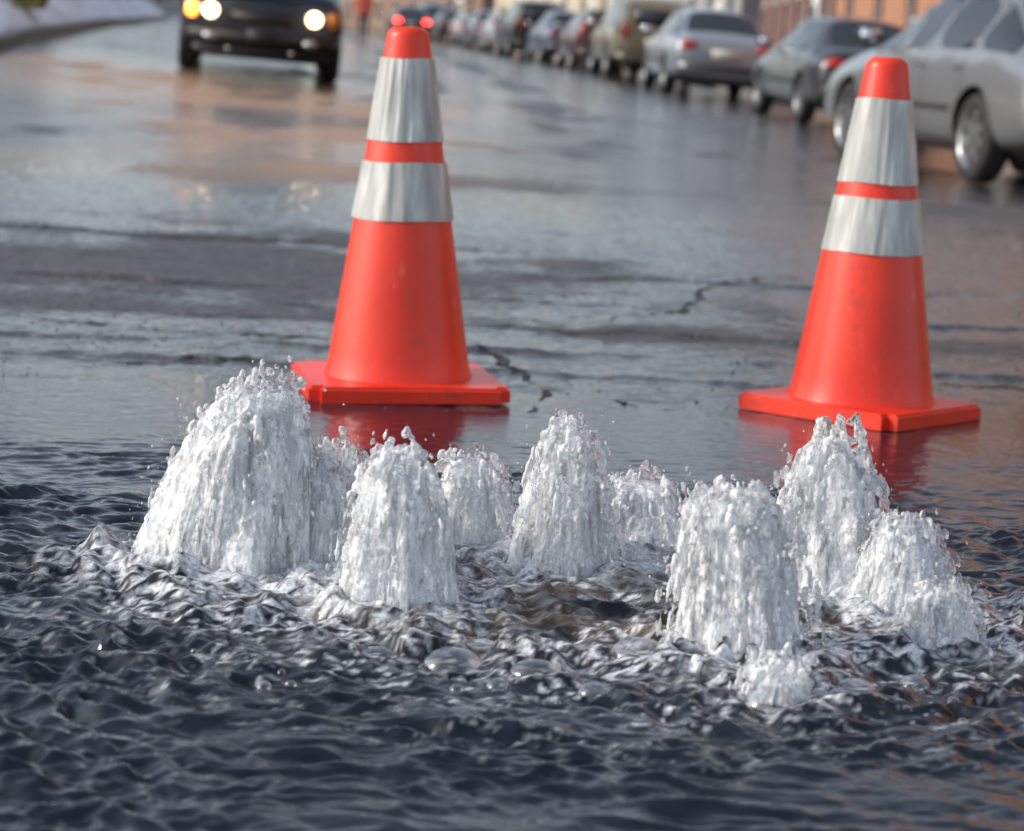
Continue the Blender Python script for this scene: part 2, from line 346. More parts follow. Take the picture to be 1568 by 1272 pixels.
def cone(x,y,z,rot,fr,tilt,size,H):
    e=link(bpy.data.objects.new('traffic_cone',None)); e.location=(x,y,z); e.rotation_euler=(0,tilt,rot)
    def rad(h): return np.interp(h/H,[0,.03,.05,.47,.92,.985,1.0],[.160,.148,.141,.0955,.047,.040,.028])
    prof=[(rad(h),h) for h in list(np.linspace(.018,H-.04,22))+[H-.03,H-.02,H-.011,H-.005,H]]+[(.018,H),(.016,H-.02),(.0,H-.02)]
    bm=bmesh.new(); na=64; rings=[]
    for r,h in prof:
        rings.append([bm.verts.new((max(r,.0005)*math.cos(2*math.pi*j/na),max(r,.0005)*math.sin(2*math.pi*j/na),h)) for j in range(na)])
    for a,b in zip(rings[:-1],rings[1:]):
        for j in range(na): bm.faces.new((a[j],a[(j+1)%na],b[(j+1)%na],b[j]))
    me=bpy.data.meshes.new('body'); bm.to_mesh(me); bm.free(); smooth(me); me.materials.append(mo)
    o=link(bpy.data.objects.new('cone_body',me)); o.parent=e
    bm=bmesh.new(); bmesh.ops.create_cube(bm,size=1); bmesh.ops.scale(bm,vec=(size,size,.030),verts=bm.verts)
    ve=[ed for ed in bm.edges if abs(ed.verts[0].co.z-ed.verts[1].co.z)>.01]
    bmesh.ops.bevel(bm,geom=ve,offset=.022,segments=4,affect='EDGES')
    te=[ed for ed in bm.edges if ed.verts[0].co.z>.01 and ed.verts[1].co.z>.01]
    bmesh.ops.bevel(bm,geom=te,offset=.006,segments=3,affect='EDGES')
    bmesh.ops.translate(bm,verts=bm.verts,vec=(0,0,.017))
    me=bpy.data.meshes.new('base'); bm.to_mesh(me); bm.free(); me.materials.append(mo)
    o=link(bpy.data.objects.new('base_plate',me)); o.parent=e
    for nm,f0,f1 in (('reflective_sleeve_lower',fr[0],fr[1]),('reflective_sleeve_upper',fr[2],fr[3])):
        bm=bmesh.new(); na=180; rings=[]; nh=12; ph=random.uniform(0,50)
        for i in range(nh+1):
            h=H*(f0+(f1-f0)*i/nh)
            ring=[]
            for j in range(na):
                an=2*math.pi*j/na
                w=.0016*float(pn(np.array([math.cos(an)*4+ph+h*2.5]),np.array([math.sin(an)*4]),3)[0])+.0030*max(0,float(pn(np.array([math.cos(an)*6+ph]),np.array([math.sin(an)*6+h*6]),8)[0]))
                r=rad(h)+.0028+w
                ring.append(bm.verts.new((r*math.cos(an),r*math.sin(an),h+ .0012*math.sin(an*3+ph))))
            rings.append(ring)
        for a,b in zip(rings[:-1],rings[1:]):
            for j in range(na): bm.faces.new((a[j],a[(j+1)%na],b[(j+1)%na],b[j]))
        me=bpy.data.meshes.new(nm); bm.to_mesh(me); bm.free(); smooth(me); me.materials.append(ms)
        o=link(bpy.data.objects.new(nm,me)); o.parent=e
    return e
cone(-.227,4.50,.004,math.radians(11.3),(.479,.636,.692,.915),math.radians(-.8),.385,.703)
cone(.683,4.52,.002,math.radians(50),(.461,.614,.653,.886),math.radians(.5),.36,.695)
# ------------------------------------------------ vehicles
mglass=mat('car_glass',(.02,.025,.03),.05); mtyre=mat('tyre_rubber',(.018,.018,.018),.75); mrim=mat('wheel_rim',(.35,.36,.37),.3,.8)
mdark=mat('dark_plastic',(.02,.02,.022),.5); mred=mat('tail_lamp',(.45,.012,.01),.15); mclear=mat('lamp_lens',(.6,.6,.6),.1)
mamber=mat('amber_lamp',(.8,.25,.02),.2); mplate=mat('number_plate',(.6,.6,.55),.4); mmir=mat('mirror_glass',(.8,.82,.85),.05,1)
def paint(name,col,metal=.3,rough=.28):
    m=mat(name,col,rough,metal,Coat_Weight=.6,Coat_Roughness=.08); N=NT(m)
    v=N.coord(); f=N.noise(5,v,6,.7); g=N.n('ShaderNodeSeparateXYZ'); N.l(v,g.inputs[0])
    low=N.ramp(g.outputs[2],[(.25,.9),(.85,.0)])
    mm=N.n('ShaderNodeMath',operation='MULTIPLY'); N.l(low,mm.inputs[0]); N.l(f,mm.inputs[1])
    N.l(mixc(N,mm.outputs[0],col,(.14,.13,.12)),N.b.inputs['Base Color'])
    return m
SED=[(-2.30,.40,.76,.86,.88,.74,.64),(-2.20,.27,.86,.99,1.02,.86,.72),(-1.85,.22,.93,1.02,1.05,.89,.70),(-1.12,.20,.94,1.37,1.44,.90,.57),
 (-.30,.19,.93,1.42,1.49,.90,.60),(.30,.19,.92,1.38,1.46,.90,.59),(1.08,.2,.90,.99,1.03,.90,.68),(1.75,.2,.82,.90,.94,.88,.70),(2.18,.24,.70,.78,.82,.84,.66),(2.32,.34,.56,.62,.64,.72,.58)]
SUV=[(-2.30,.45,.95,1.50,1.56,.80,.62),(-2.15,.34,1.03,1.66,1.72,.92,.70),(-1.35,.3,1.06,1.70,1.77,.93,.72),(-.35,.28,1.05,1.70,1.78,.93,.72),
 (.45,.28,1.03,1.64,1.72,.93,.70),(1.15,.28,1.0,1.10,1.16,.93,.76),(1.75,.3,.95,1.04,1.10,.92,.76),(2.22,.34,.86,.97,1.0,.89,.74),(2.34,.42,.72,.86,.88,.82,.68)]
HAT=[(-1.98,.42,.88,1.10,1.14,.74,.60),(-1.85,.28,.94,1.30,1.36,.84,.58),(-1.2,.22,.94,1.40,1.46,.86,.58),
 (-.3,.2,.93,1.42,1.48,.86,.6),(.4,.2,.92,1.37,1.43,.86,.58),(1.15,.2,.88,.97,1.01,.86,.66),(1.7,.22,.80,.88,.91,.83,.64),(1.95,.3,.6,.66,.68,.72,.56)]
def rbox(name,dims,loc,m,par,bev=.02,seg=3,rot=None):
    bm=bmesh.new(); bmesh.ops.create_cube(bm,size=1); bmesh.ops.scale(bm,vec=dims,verts=bm.verts)
    if bev: bmesh.ops.bevel(bm,geom=list(bm.edges),offset=min(bev,min(dims)*.45),segments=seg,affect='EDGES')
    me=bpy.data.meshes.new(name); bm.to_mesh(me); bm.free(); smooth(me); me.materials.append(m)
    o=link(bpy.data.objects.new(name,me)); o.location=loc; o.parent=par
    if rot: o.rotation_euler=rot
    return o
def cyl(bm,r,h,axis='Y',seg=32,r2=None):
    g=bmesh.ops.create_cone(bm,cap_ends=True,segments=seg,radius1=r,radius2=r if r2 is None else r2,depth=h)
    if axis=='Y': bmesh.ops.rotate(bm,verts=g['verts'],matrix=Matrix.Rotation(math.pi/2,3,'X'))
    return g['verts']
_wh={}
def wheel_mesh(r,w):
    if (r,w) in _wh: return _wh[(r,w)]
    bm=bmesh.new()
    prof=[(r*.66,-w/2),(r*.9,-w/2),(r*.985,-w*.38),(r,-w*.2),(r,w*.2),(r*.985,w*.38),(r*.9,w/2),(r*.66,w/2),(r*.62,w*.40),(r*.58,w*.1)]
    na=40; rings=[[bm.verts.new((p*math.cos(2*math.pi*j/na),q,p*math.sin(2*math.pi*j/na))) for j in range(na)] for p,q in prof]
    for i in range(len(prof)-1):
        for j in range(na):
            f=bm.faces.new((rings[i][j],rings[i][(j+1)%na],rings[i+1][(j+1)%na],rings[i+1][j])); f.material_index=1 if i>=7 else 0; f.smooth=True
    def add(vs,mi):
        for f in {f for v in vs for f in v.link_faces}: f.material_index=mi
    add(cyl(bm,r*.6,.01),2); vs=cyl(bm,r*.15,.06); bmesh.ops.translate(bm,verts=vs,vec=(0,w*.3,0)); add(vs,1)
    for s in range(7):
        g=bmesh.ops.create_cube(bm,size=1)['verts']; bmesh.ops.scale(bm,vec=(.075,.03,r*.5),verts=g); bmesh.ops.translate(bm,verts=g,vec=(0,w*.3,r*.36))
        bmesh.ops.rotate(bm,verts=g,matrix=Matrix.Rotation(2*math.pi*s/7,3,'Y')); add(g,1)
    bmesh.ops.recalc_face_normals(bm,faces=bm.faces)
    me=bpy.data.meshes.new('wheel'); bm.to_mesh(me); bm.free()
    for q in (mtyre,mrim,mdark): me.materials.append(q)
    _wh[(r,w)]=me; return me
def car(name,spec,pm,x,y,heading,kind='sedan',front_lit=False,brake=False,scale=1.0):
    bm=bmesh.new(); rings=[]
    for (sx,zb,bt,te,tp,w,wt) in spec:
        half=[(0,zb),(.8*w,zb),(w,zb+.1),(w+.02,(zb+bt)/2+.06),(w*.975,bt),(wt,te),(wt*.62,tp-.01),(0,tp)]
        ring=half+[(-a,b) for a,b in half[-2:0:-1]]
        rings.append([bm.verts.new((sx,a,b)) for a,b in ring])
    nr=len(rings[0]); F={}
    for i in range(len(rings)-1):
        for j in range(nr):
            F[i,j]=bm.faces.new((rings[i][j],rings[i+1][j],rings[i+1][(j+1)%nr],rings[i][(j+1)%nr]))
    bm.faces.new(rings[0]); bm.faces.new(rings[-1][::-1])
    bmesh.ops.recalc_face_normals(bm,faces=bm.faces)
    cl=bm.edges.layers.float.get('crease_edge') or bm.edges.layers.float.new('crease_edge')
    vl=bm.verts.layers.float.get('crease_vert') or bm.verts.layers.float.new('crease_vert')
    for e_ in bm.edges:
        js=[i for i in (4,nr-4,5,nr-5) for rg in rings if e_.verts[0]==rg[i]]; ks=[i for i in (4,nr-4,5,nr-5) for rg in rings if e_.verts[1]==rg[i]]
        if js and ks and js==ks: e_[cl]=.6 if js[0] in (4,nr-4) else .45
    ns=len(spec); ci=max(i for i in range(ns) if spec[i][4]>1.3)
    r0=min(i for i in range(ns) if spec[i][4]>1.3)
    L=4; side=[]
    start=r0-1 if kind=='sedan' else r0
    for i in range(start,ci+1):
        side+=[F[i,L],F[i,nr-1-L]]
    ws=[F[ci,j] for j in (5,6,7,8)]; rw=[F[r0-1,j] for j in (5,6,7,8)] if kind=='sedan' else []
    for f in side: 
        r=bmesh.ops.inset_individual(bm,faces=[f],thickness=.028,depth=0); f.material_index=1
        for q in r['faces']: q.material_index=0
    for g in (ws,rw):
        if g:
            r=bmesh.ops.inset_region(bm,faces=g,thickness=.045,depth=0)
            for q in g: q.material_index=1
            for q in r['faces']: q.material_index=0
    for e_ in bm.edges:
        mi={f.material_index for f in e_.link_faces}
        if mi=={0,1}: e_[cl]=.9
    for v_ in bm.verts:
        gf=[f for f in v_.link_faces if f.material_index==1]
        if len(gf)==1: v_[vl]=.75
    me=bpy.data.meshes.new('b'); bm.to_mesh(me); bm.free(); smooth(me)
    for q in (pm,mglass,mdark): me.materials.append(q)
    o=link(bpy.data.objects.new('b',me)); sb=o.modifiers.new('s','SUBSURF'); sb.levels=3; sb.render_levels=3
    wr=.37 if kind=='suv' else .325; wb=1.33 if kind!='hatch' else 1.22; fx=wb+.08; rx=-wb
    cut=[]
    for wx in (fx,rx):
        for sd in (1,-1):
            b2=bmesh.new(); cyl(b2,wr+.05,.34,seg=36); mm=bpy.data.meshes.new('c'); b2.to_mesh(mm); b2.free(); 
            for q in (pm,mglass,mdark): mm.materials.append(q)
            for p in mm.polygons: p.material_index=2
            c=link(bpy.data.objects.new('c',mm)); c.location=(wx,sd*.86,wr); cut.append(c)
            md=o.modifiers.new('x','BOOLEAN'); md.object=c; md.operation='DIFFERENCE'; md.solver='EXACT'
    dg=C.evaluated_depsgraph_get(); me2=bpy.data.meshes.new_from_object(o.evaluated_get(dg))
    for c in cut+[o]: bpy.data.objects.remove(c)
    e=link(bpy.data.objects.new(name,None))
    bo=link(bpy.data.objects.new('body',me2)); bo.parent=e
    bv=BVHTree.FromPolygons([v.co[:] for v in me2.vertices],[list(p.vertices) for p in me2.polygons])
    W=max(s[5] for s in spec); 
    for wx in (fx,rx):
        for sd in (1,-1):
            w=link(bpy.data.objects.new('wheel',wheel_mesh(wr,.2))); w.parent=e; w.location=(wx,sd*(W-.115),wr)
            if sd<0: w.rotation_euler=(0,0,math.pi)
    def strip(nm,pts,m,wd=.006,sd=1,off=.003,vert=True):
        vs=[];fs=[]
        for (a,b) in pts:
            h=bv.ray_cast(Vector((a,sd*2,b)),Vector((0,-sd,0)))
            if h[0] is None: continue
            yy=h[0].y+sd*off
            if vert: vs+=[(a-wd,yy,b),(a+wd,yy,b)]
            else: vs+=[(a,yy,b-wd),(a,yy,b+wd)]
        for i in range(len(vs)//2-1): fs.append((2*i,2*i+1,2*i+3,2*i+2))
        mm=bpy.data.meshes.new(nm); mm.from_pydata(vs,[],fs); mm.materials.append(m); q=link(bpy.data.objects.new(nm,mm)); q.parent=e
    beltz=spec[4][2]
    for sd in (1,-1):
        for sx in (.88,-.30,-1.05 if kind!='hatch' else -.30):
            strip('door_seam',[(sx,z) for z in np.linspace(.30,beltz-.02,10)],mdark,sd=sd)
        strip('side_moulding',[(z,.52) for z in np.linspace(-.92,.92,14)],mdark,.022,sd,.006,False)
        strip('sill_seam',[(z,.30) for z in np.linspace(-.92,.92,14)],mdark,.008,sd,.003,False)
        for hx in (-.16,-.92):
            h=bv.ray_cast(Vector((hx,sd*2,beltz-.1)),Vector((0,-sd,0)))
            if h[0]: rbox('door_handle',(.16,.03,.03),(hx,h[0].y+sd*.012,beltz-.1),pm,e,.01)
        mx=spec[ci][0]+.48
        rbox('mirror_housing',(.12,.22,.15),(mx,sd*(W+.09),beltz+.10),mdark,e,.04)
        rbox('mirror_glass',(.01,.17,.11),(mx-.062,sd*(W+.09),beltz+.10),mmir,e,.003)
    def zy(xend,z,yy):
        d=-1 if xend>0 else 1
        h=bv.ray_cast(Vector((xend*1.6,yy,z)),Vector((d,0,0))); return h[0].x if h[0] else xend
    R=spec[0][0]; Fx=spec[-1][0]
    tz=.82 if kind=='sedan' else 1.0
    for sd in (1,-1):
        yy=sd*(.62 if kind=='sedan' else .66)
        rm=mred
        if brake:
            rm=bpy.data.materials.get('brake_lamp_lit') or mat('brake_lamp_lit',(.8,.02,.02),.3,Emission_Color=(1,.04,.03,1),Emission_Strength=16)
        rbox('tail_lamp',(.12,.30 if kind=='sedan' else .14,.15 if kind=='sedan' else .34),(zy(R,tz,yy)+.035,yy,tz),rm,e,.03)
        hz=.68 if not front_lit else .70
        hx=zy(Fx,hz,sd*.62)
        hm=mclear
        if front_lit:
            hm=bpy.data.materials.get('headlamp_lit') or mat('headlamp_lit',(.9,.8,.6),.2,Emission_Color=(1,.72,.38,1),Emission_Strength=10)
        rbox('headlamp',(.10,.26,.17),(hx-.02,sd*.60,hz),mclear if front_lit else hm,e,.04)
        if front_lit:
            b2=bmesh.new(); vs=cyl(b2,.08,.03,seg=24); bmesh.ops.rotate(b2,verts=b2.verts,matrix=Matrix.Rotation(math.pi/2,3,'Z'))
            mm=bpy.data.meshes.new('bulb'); b2.to_mesh(mm); b2.free(); mm.materials.append(hm); q=link(bpy.data.objects.new('headlamp_bulb',mm)); q.parent=e; q.location=(hx+.04,sd*.57,hz)
            am=bpy.data.materials.get('indicator_lit') or mat('indicator_lit',(.9,.4,.05),.2,Emission_Color=(1,.30,.03,1),Emission_Strength=7)
            rbox('indicator',(.08,.13,.17),(hx-.02,sd*.775,hz),am if sd<0 else mamber,e,.03)
    rb=zy(R,.5,0); rbox('rear_bumper',(.16,W*1.72,.2),(rb+.05,0,.48),pm,e,.06); rbox('bumper_strip',(.03,W*1.5,.05),(rb-.04,0,.5),mdark,e,.012)
    rbox('number_plate',(.015,.50,.14),(zy(R,.74,0)-.012,0,.72 if kind=='sedan' else .80),mplate,e,.004)
    fb=zy(Fx,.45,0); rbox('front_bumper',(.18,W*1.74,.22),(fb-.05,0,.44),mdark if front_lit else pm,e,.06)
    rbox('grille',(.05,.72,.14),(zy(Fx,.64,0)-.005,0,.66),mdark,e,.02)
    if front_lit:
        rbox('lower_valance',(.14,1.5,.16),(fb-.12,0,.28),mdark,e,.05)
        for sd in (1,-1): rbox('fog_lamp',(.04,.16,.09),(fb+.045,sd*.55,.42),mrim,e,.02)
        for i in range(4): rbox('grille_bar',(.02,.86,.02),(zy(Fx,.80,0)+.012,0,.70+i*.06),mdark,e,.006)
        rbox('number_plate',(.02,.32,.15),(fb+.05,0,.46),mdark,e,.004)
        rbox('tow_hook',(.1,.05,.05),(fb+.06,.35,.30),mrim,e,.015); rbox('tow_hook',(.1,.05,.05),(fb+.06,-.35,.30),mrim,e,.015)
    if kind!='sedan':
        rr=zy(R,1.32,0); rbox('rear_window',(.03,1.05,.34),(rr-.002,0,1.3),mglass,e,.014)
    rbox('underbody',(3.9,1.3,.12),(0,0,.26),mdark,e,.03)
    ca,sa=math.cos(heading),math.sin(heading)
    def gp(a,b): X=x+a*ca-b*sa; Y=y+a*sa+b*ca; return Vector((X,Y,float(gz(X,Y))))
    f=(gp(1.4,.8)+gp(1.4,-.8))/2; r=(gp(-1.4,.8)+gp(-1.4,-.8))/2; l=(gp(1.4,.8)+gp(-1.4,.8))/2; rg=(gp(1.4,-.8)+gp(-1.4,-.8))/2
    ux=(f-r).normalized(); uz=ux.cross((l-rg)).normalized(); uy=uz.cross(ux)
    M=Matrix((ux,uy,uz)).transposed().to_4x4(); M.translation=(f+r)/2
    e.matrix_world=M@Matrix.Scale(scale,4); return e
H0=math.radians(90)
pc=[paint('paint_silver_blue',(.19,.20,.215)),paint('paint_charcoal',(.03,.034,.042)),paint('paint_silver',(.30,.34,.38)),paint('paint_champagne',(.28,.25,.17)),
 paint('paint_maroon',(.09,.02,.02)),paint('paint_blue_grey',(.12,.16,.22)),paint('paint_black',(.015,.016,.02)),paint('paint_white',(.5,.52,.55),0),paint('paint_navy',(.012,.017,.04))]
def park(spec,pm,xl,yr,hd,kind,scale=1.0):
    h=H0+math.radians(hd); ca,sa=math.cos(h),math.sin(h); a,b=1.33*scale,-.8*scale
    car('parked_car' if kind!='suv' else 'parked_suv',spec,pm,xl+a*ca-b*sa,yr+a*sa+b*ca,h,kind,scale=scale)
park(SED,pc[0],3.48,18.0,11.5,'sedan',1.06)
park(SED,pc[1],3.42,29.2,6,'sedan',.93)
park(SED,pc[2],2.25,38.4,4,'sedan',.97)
park(SUV,pc[3],1.62,48,5,'suv',.97)
park(HAT,pc[4],.98,56.5,6,'hatch')
park(SED,pc[5],.30,65.,7,'sedan')
park(SUV,pc[6],-.65,72,7,'suv')
park(HAT,pc[7],-1.5,80,7,'hatch')
park(SED,pc[5],-2.3,89,7,'sedan')
park(HAT,pc[7],-3.2,99,8,'hatch')
park(SED,pc[6],-4.4,109,9,'sedan')
park(SUV,pc[5],-5.8,119,12,'suv')
car('oncoming_suv',SUV,pc[8],-3.28,28.3,math.radians(-90+6.5),'suv',front_lit=True)
car('distant_car',SED,pc[6],-5.6,106,math.radians(97),'sedan',brake=True)
# ------------------------------------------------ kerbs, pavements, snow
mk=varied('kerb_granite',(.22,.21,.20),.6,5,.3); mp=varied('pavement_concrete',(.20,.195,.185),.55,2,.3)
def strip_obj(name,ya,yb,fl,fr,h,m,step=.5,skirt=True):
    vs=[];fs=[]; Y=np.arange(ya,yb,step)
    for yy in Y:
        a,b=fl(yy),fr(yy); za,zb=float(gz(a,yy)),float(gz(b,yy))
        vs+=[(a,yy,za-.2),(a,yy,za+h),(b,yy,zb+h),(b,yy,zb-.2)]
    for i in range(len(Y)-1):
        for j in range(3): p=4*i+j; fs.append((p,p+1,p+5,p+4))
    me=bpy.data.meshes.new(name); me.from_pydata(vs,[],fs); me.materials.append(m); me.update()
    bm=bmesh.new(); bm.from_mesh(me); bmesh.ops.recalc_face_normals(bm,faces=bm.faces); bm.to_mesh(me); bm.free()
    return link(bpy.data.objects.new(name,me))
rk=lambda y: float(xr(y))+2.1
strip_obj('kerb',8,170,lambda y:rk(y),lambda y:rk(y)+.15,.13,mk)
strip_obj('pavement',8,170,lambda y:rk(y)+.153,lambda y:rk(y)+9,.122,mp)
mkd=varied('kerb_dark_wet',(.06,.06,.06),.5,5,.3)
strip_obj('kerb',-30,200,lambda y:float(lkerb(y))-.15,lambda y:float(lkerb(y)),.16,mkd)
strip_obj('pavement',-30,200,lambda y:float(lkerb(y))-12,lambda y:float(lkerb(y))-.153,.132,mp)
msn=varied('dirty_snow',(.70,.72,.77),.6,1.6,.3,.5,bs=9)
def snowbank(ya,yb,off,wid,hh,seed,sidefn,sgn):
    ny=int((yb-ya)/.12); nx=26
    vs=[];fs=[]
    for i in range(ny):
        yy=ya+(yb-ya)*i/(ny-1); e=min(1,min(i,ny-1-i)/8)
        for j in range(nx):
            u=j/(nx-1); ed=math.sin(math.pi*u)**.6
            xx=sidefn(yy)+sgn*(off+wid*u)+.25*float(pn(np.array([yy*.8]),np.array([seed+.3]),seed)[0])
            n=float(fbm(np.array([xx*1.2]),np.array([yy*1.2]),4,seed)[0])
            vs.append((xx,yy,float(gz(xx,yy))+.10+e*ed*hh*(.75+.6*n)))
    for i in range(ny-1):
        for j in range(nx-1): p=i*nx+j; fs.append((p,p+1,p+nx+1,p+nx))
    me=bpy.data.meshes.new('snow_bank'); me.from_pydata(vs,[],fs); smooth(me); me.materials.append(msn); link(bpy.data.objects.new('snow_bank',me))
lk=lambda y: float(lkerb(y))
snowbank(18,46,.35,2.6,.5,3,lk,-1); snowbank(49,90,.3,2.4,.5,4,lk,-1); snowbank(92,140,.3,2.4,.6,5,lk,-1)
def shrub(x,y):
    vs=[];fs=[]
    for i in range(260):
        a=random.uniform(0,2*math.pi); t=random.uniform(.1,.9); L=random.uniform(.35,.75); w=.010
        bx,by=x+random.uniform(-.2,.2),y+random.uniform(-.2,.2); z0=float(gz(x,y))+.35
        tx,ty,tz=bx+math.cos(a)*L*t*.6,by+math.sin(a)*L*t*.6,z0+L
        k=len(vs); vs+=[(bx-w,by,z0),(bx+w,by,z0),(tx+w*3,ty,tz*.5+z0*.5+.1),(tx,ty+.01,tz)]; fs.append((k,k+1,k+2,k+3))
    me=bpy.data.meshes.new('dry_shrub'); me.from_pydata(vs,[],fs); me.materials.append(varied('dry_leaves',(.30,.27,.06),.7,20,.5,0)); link(bpy.data.objects.new('dry_shrub',me))
shrub(-7.3,34)
# ------------------------------------------------ buildings
def brickmat(name,c1,c2,mort,scale=1):
    m=mat(name,c1,.8); N=NT(m); c=N.n('ShaderNodeTexCoord'); sp=N.n('ShaderNodeSeparateXYZ'); cb=N.n('ShaderNodeCombineXYZ')
    N.l(c.outputs['Object'],sp.inputs[0]); N.l(sp.outputs[0],cb.inputs[0]); N.l(sp.outputs[2],cb.inputs[1])
    b=N.n('ShaderNodeTexBrick'); N.l(cb.outputs[0],b.inputs['Vector']); b.inputs['Scale'].default_value=1
    b.inputs['Brick Width'].default_value=.22; b.inputs['Row Height'].default_value=.075; b.inputs['Mortar Size'].default_value=.01
    b.inputs['Color1'].default_value=(*c1,1); b.inputs['Color2'].default_value=(*c2,1); b.inputs['Mortar'].default_value=(*mort,1)
    nz=N.noise(.8,c.outputs['Object'],6)
    N.l(mixc(N,N.ramp(nz,[(.35,.0),(.75,.4)]),b.outputs[0],tuple(x*.5 for x in c1)),N.b.inputs['Base Color'])
    N.l(N.bump(b.outputs[1],.4,-.01),N.b.inputs['Normal']); return m
mwin=mat('window_glass',(.03,.035,.045),.04); mframe=mat('window_frame_white',(.65,.65,.62),.5); mstone=varied('stone_trim',(.36,.33,.28),.7,3,.2); mroof=mat('roof_felt',(.05,.05,.05),.9); mdoor=mat('painted_door',(.05,.07,.06),.4)
def building(name,p0,p1,depth,height,wm,floors,bays,door=1,side=1,z0=None):
    d=Vector((p1[0]-p0[0],p1[1]-p0[1],0)); Lg=d.length; ux=d.normalized(); uy=Vector((ux.y,-ux.x,0))*side
    e=link(bpy.data.objects.new(name,None)); zz=min(float(gz(*p0)),float(gz(*p1))) if z0 is None else z0
    M=Matrix((ux,uy,Vector((0,0,1)))).transposed().to_4x4(); M.translation=Vector((p0[0],p0[1],zz)); e.matrix_world=M
    bw=Lg/bays; fh=height/floors; ww=min(1.15,bw*.42)
    Xs=[0]
    for b in range(bays): Xs+=[bw*(b+.5)-ww/2,bw*(b+.5)+ww/2]
    Xs.append(Lg); Zs=[-.6]
    for f in range(floors): Zs+=[fh*f+(.95 if f else 1.0),fh*f+fh*.80]
    Zs.append(height)
    vs=[];fs=[];mi=[]
    def quad(a,b,c,dd,m_): k=len(vs); vs.extend([a,b,c,dd]); fs.append((k,k+1,k+2,k+3)); mi.append(m_)
    rec=.14; wins=[]
    for i in range(len(Xs)-1):
        for j in range(len(Zs)-1):
            x0,x1,z0_,z1=Xs[i],Xs[i+1],Zs[j],Zs[j+1]
            if i%2==1 and j%2==1:
                quad((x0,0,z0_),(x0,rec,z0_),(x0,rec,z1),(x0,0,z1),0); quad((x1,0,z0_),(x1,0,z1),(x1,rec,z1),(x1,rec,z0_),0)
                quad((x0,0,z0_),(x1,0,z0_),(x1,rec,z0_),(x0,rec,z0_),0); quad((x0,0,z1),(x0,rec,z1),(x1,rec,z1),(x1,0,z1),0)
                quad((x0,rec,z0_),(x1,rec,z0_),(x1,rec,z1),(x0,rec,z1),1); wins.append((x0,x1,z0_,z1))
            else: quad((x0,0,z0_),(x1,0,z0_),(x1,0,z1),(x0,0,z1),0)
    quad((0,0,-.6),(0,0,height),(0,depth,height),(0,depth,-.6),0); quad((Lg,0,-.6),(Lg,depth,-.6),(Lg,depth,height),(Lg,0,height),0)
    quad((0,depth,-.6),(0,depth,height),(Lg,depth,height),(Lg,depth,-.6),0); quad((0,0,height),(Lg,0,height),(Lg,depth,height),(0,depth,height),2)
    me=bpy.data.meshes.new('walls'); me.from_pydata(vs,[],fs)
    for q in (wm,mwin,mroof): me.materials.append(q)
    me.polygons.foreach_set('material_index',mi); o=link(bpy.data.objects.new('walls',me)); o.parent=e
    bm=bmesh.new()
    def bx(x0,x1,y0,y1,z0_,z1):
        g=bmesh.ops.create_cube(bm,size=1)['verts']; bmesh.ops.scale(bm,vec=(x1-x0,y1-y0,z1-z0_),verts=g); bmesh.ops.translate(bm,verts=g,vec=((x0+x1)/2,(y0+y1)/2,(z0_+z1)/2))
    for (x0,x1,a,b) in wins:
        t=.05; y0,y1=rec-.05,rec-.003
        bx(x0+.002,x0+t,y0,y1,a,b); bx(x1-t,x1-.002,y0,y1,a,b); bx(x0+t,x1-t,y0,y1,a+.002,a+t); bx(x0+t,x1-t,y0,y1,b-t,b-.002); bx(x0+t,x1-t,y0-.004,y1-.002,(a+b)/2-.025,(a+b)/2+.025)
    me=bpy.data.meshes.new('window_frames'); bm.to_mesh(me); bm.free(); me.materials.append(mframe); o=link(bpy.data.objects.new('window_frames',me)); o.parent=e
    bm=bmesh.new()
    for (x0,x1,a,b) in wins:
        bx(x0-.08,x1+.08,-.06,-.003,a-.12,a-.003); bx(x0-.08,x1+.08,-.03,-.003,b+.003,b+.22)
    bx(-.1,Lg+.1,-.35,-.004,height-.45,height-.15); bx(-.12,Lg+.12,-.42,.1,height-.147,height+.08)
    me=bpy.data.meshes.new('stone_trim'); bm.to_mesh(me); bm.free(); me.materials.append(mstone); o=link(bpy.data.objects.new('stone_trim',me)); o.parent=e
    if door:
        dx=bw; 
        rbox('door_surround',(1.35,.10,2.5),(dx,-.055,1.1),mframe,e,.02); rbox('door',(.95,.06,2.15),(dx,-.115,1.0),mdoor,e,.01)
        rbox('door_step',(1.6,.6,.3),(dx,-.32,.05),mstone,e,.02)
    return e
borange=brickmat('orange_brick',(.52,.21,.10),(.44,.17,.085),(.40,.30,.22)); bred=brickmat('red_brick',(.20,.07,.05),(.15,.055,.04),(.22,.2,.18))
bbrown=brickmat('brown_brick',(.24,.13,.08),(.2,.10,.06),(.25,.22,.18)); bbeige=varied('beige_render',(.50,.44,.33),.8,1.5,.12); bgrey=varied('grey_render',(.30,.30,.31),.8,1.5,.12)
building('brick_building',(9.2,9),(8.9,38),12,10.5,borange,3,8,side=1)
building('brick_building',(8.8,38.4),(7.7,60),12,10,borange,3,6,side=1)
building('brick_house',(7.7,60.5),(7.9,82),12,9,bred,3,6,side=1)
building('rendered_house',(7.3,83),(4.6,104),12,6.5,bgrey,2,6,side=1)
building('rendered_house',(3.6,105),(-2.2,136),12,6.5,bbeige,2,7,side=1)
building('brick_house',(-3,137),(-14,172),12,6,bbrown,2,8,side=1)
building('brick_house',(-15.5,30),(-15.8,55),12,7,bred,2,8,side=-1)
building('brick_house',(-16,56),(-20.5,92),12,6.5,bbrown,2,9,side=-1)
building('brick_house',(-21.5,93),(-33,130),12,6.5,borange,2,9,side=-1)
building('rendered_house',(-45,185),(-18,190),12,6,bgrey,2,8,side=-1)
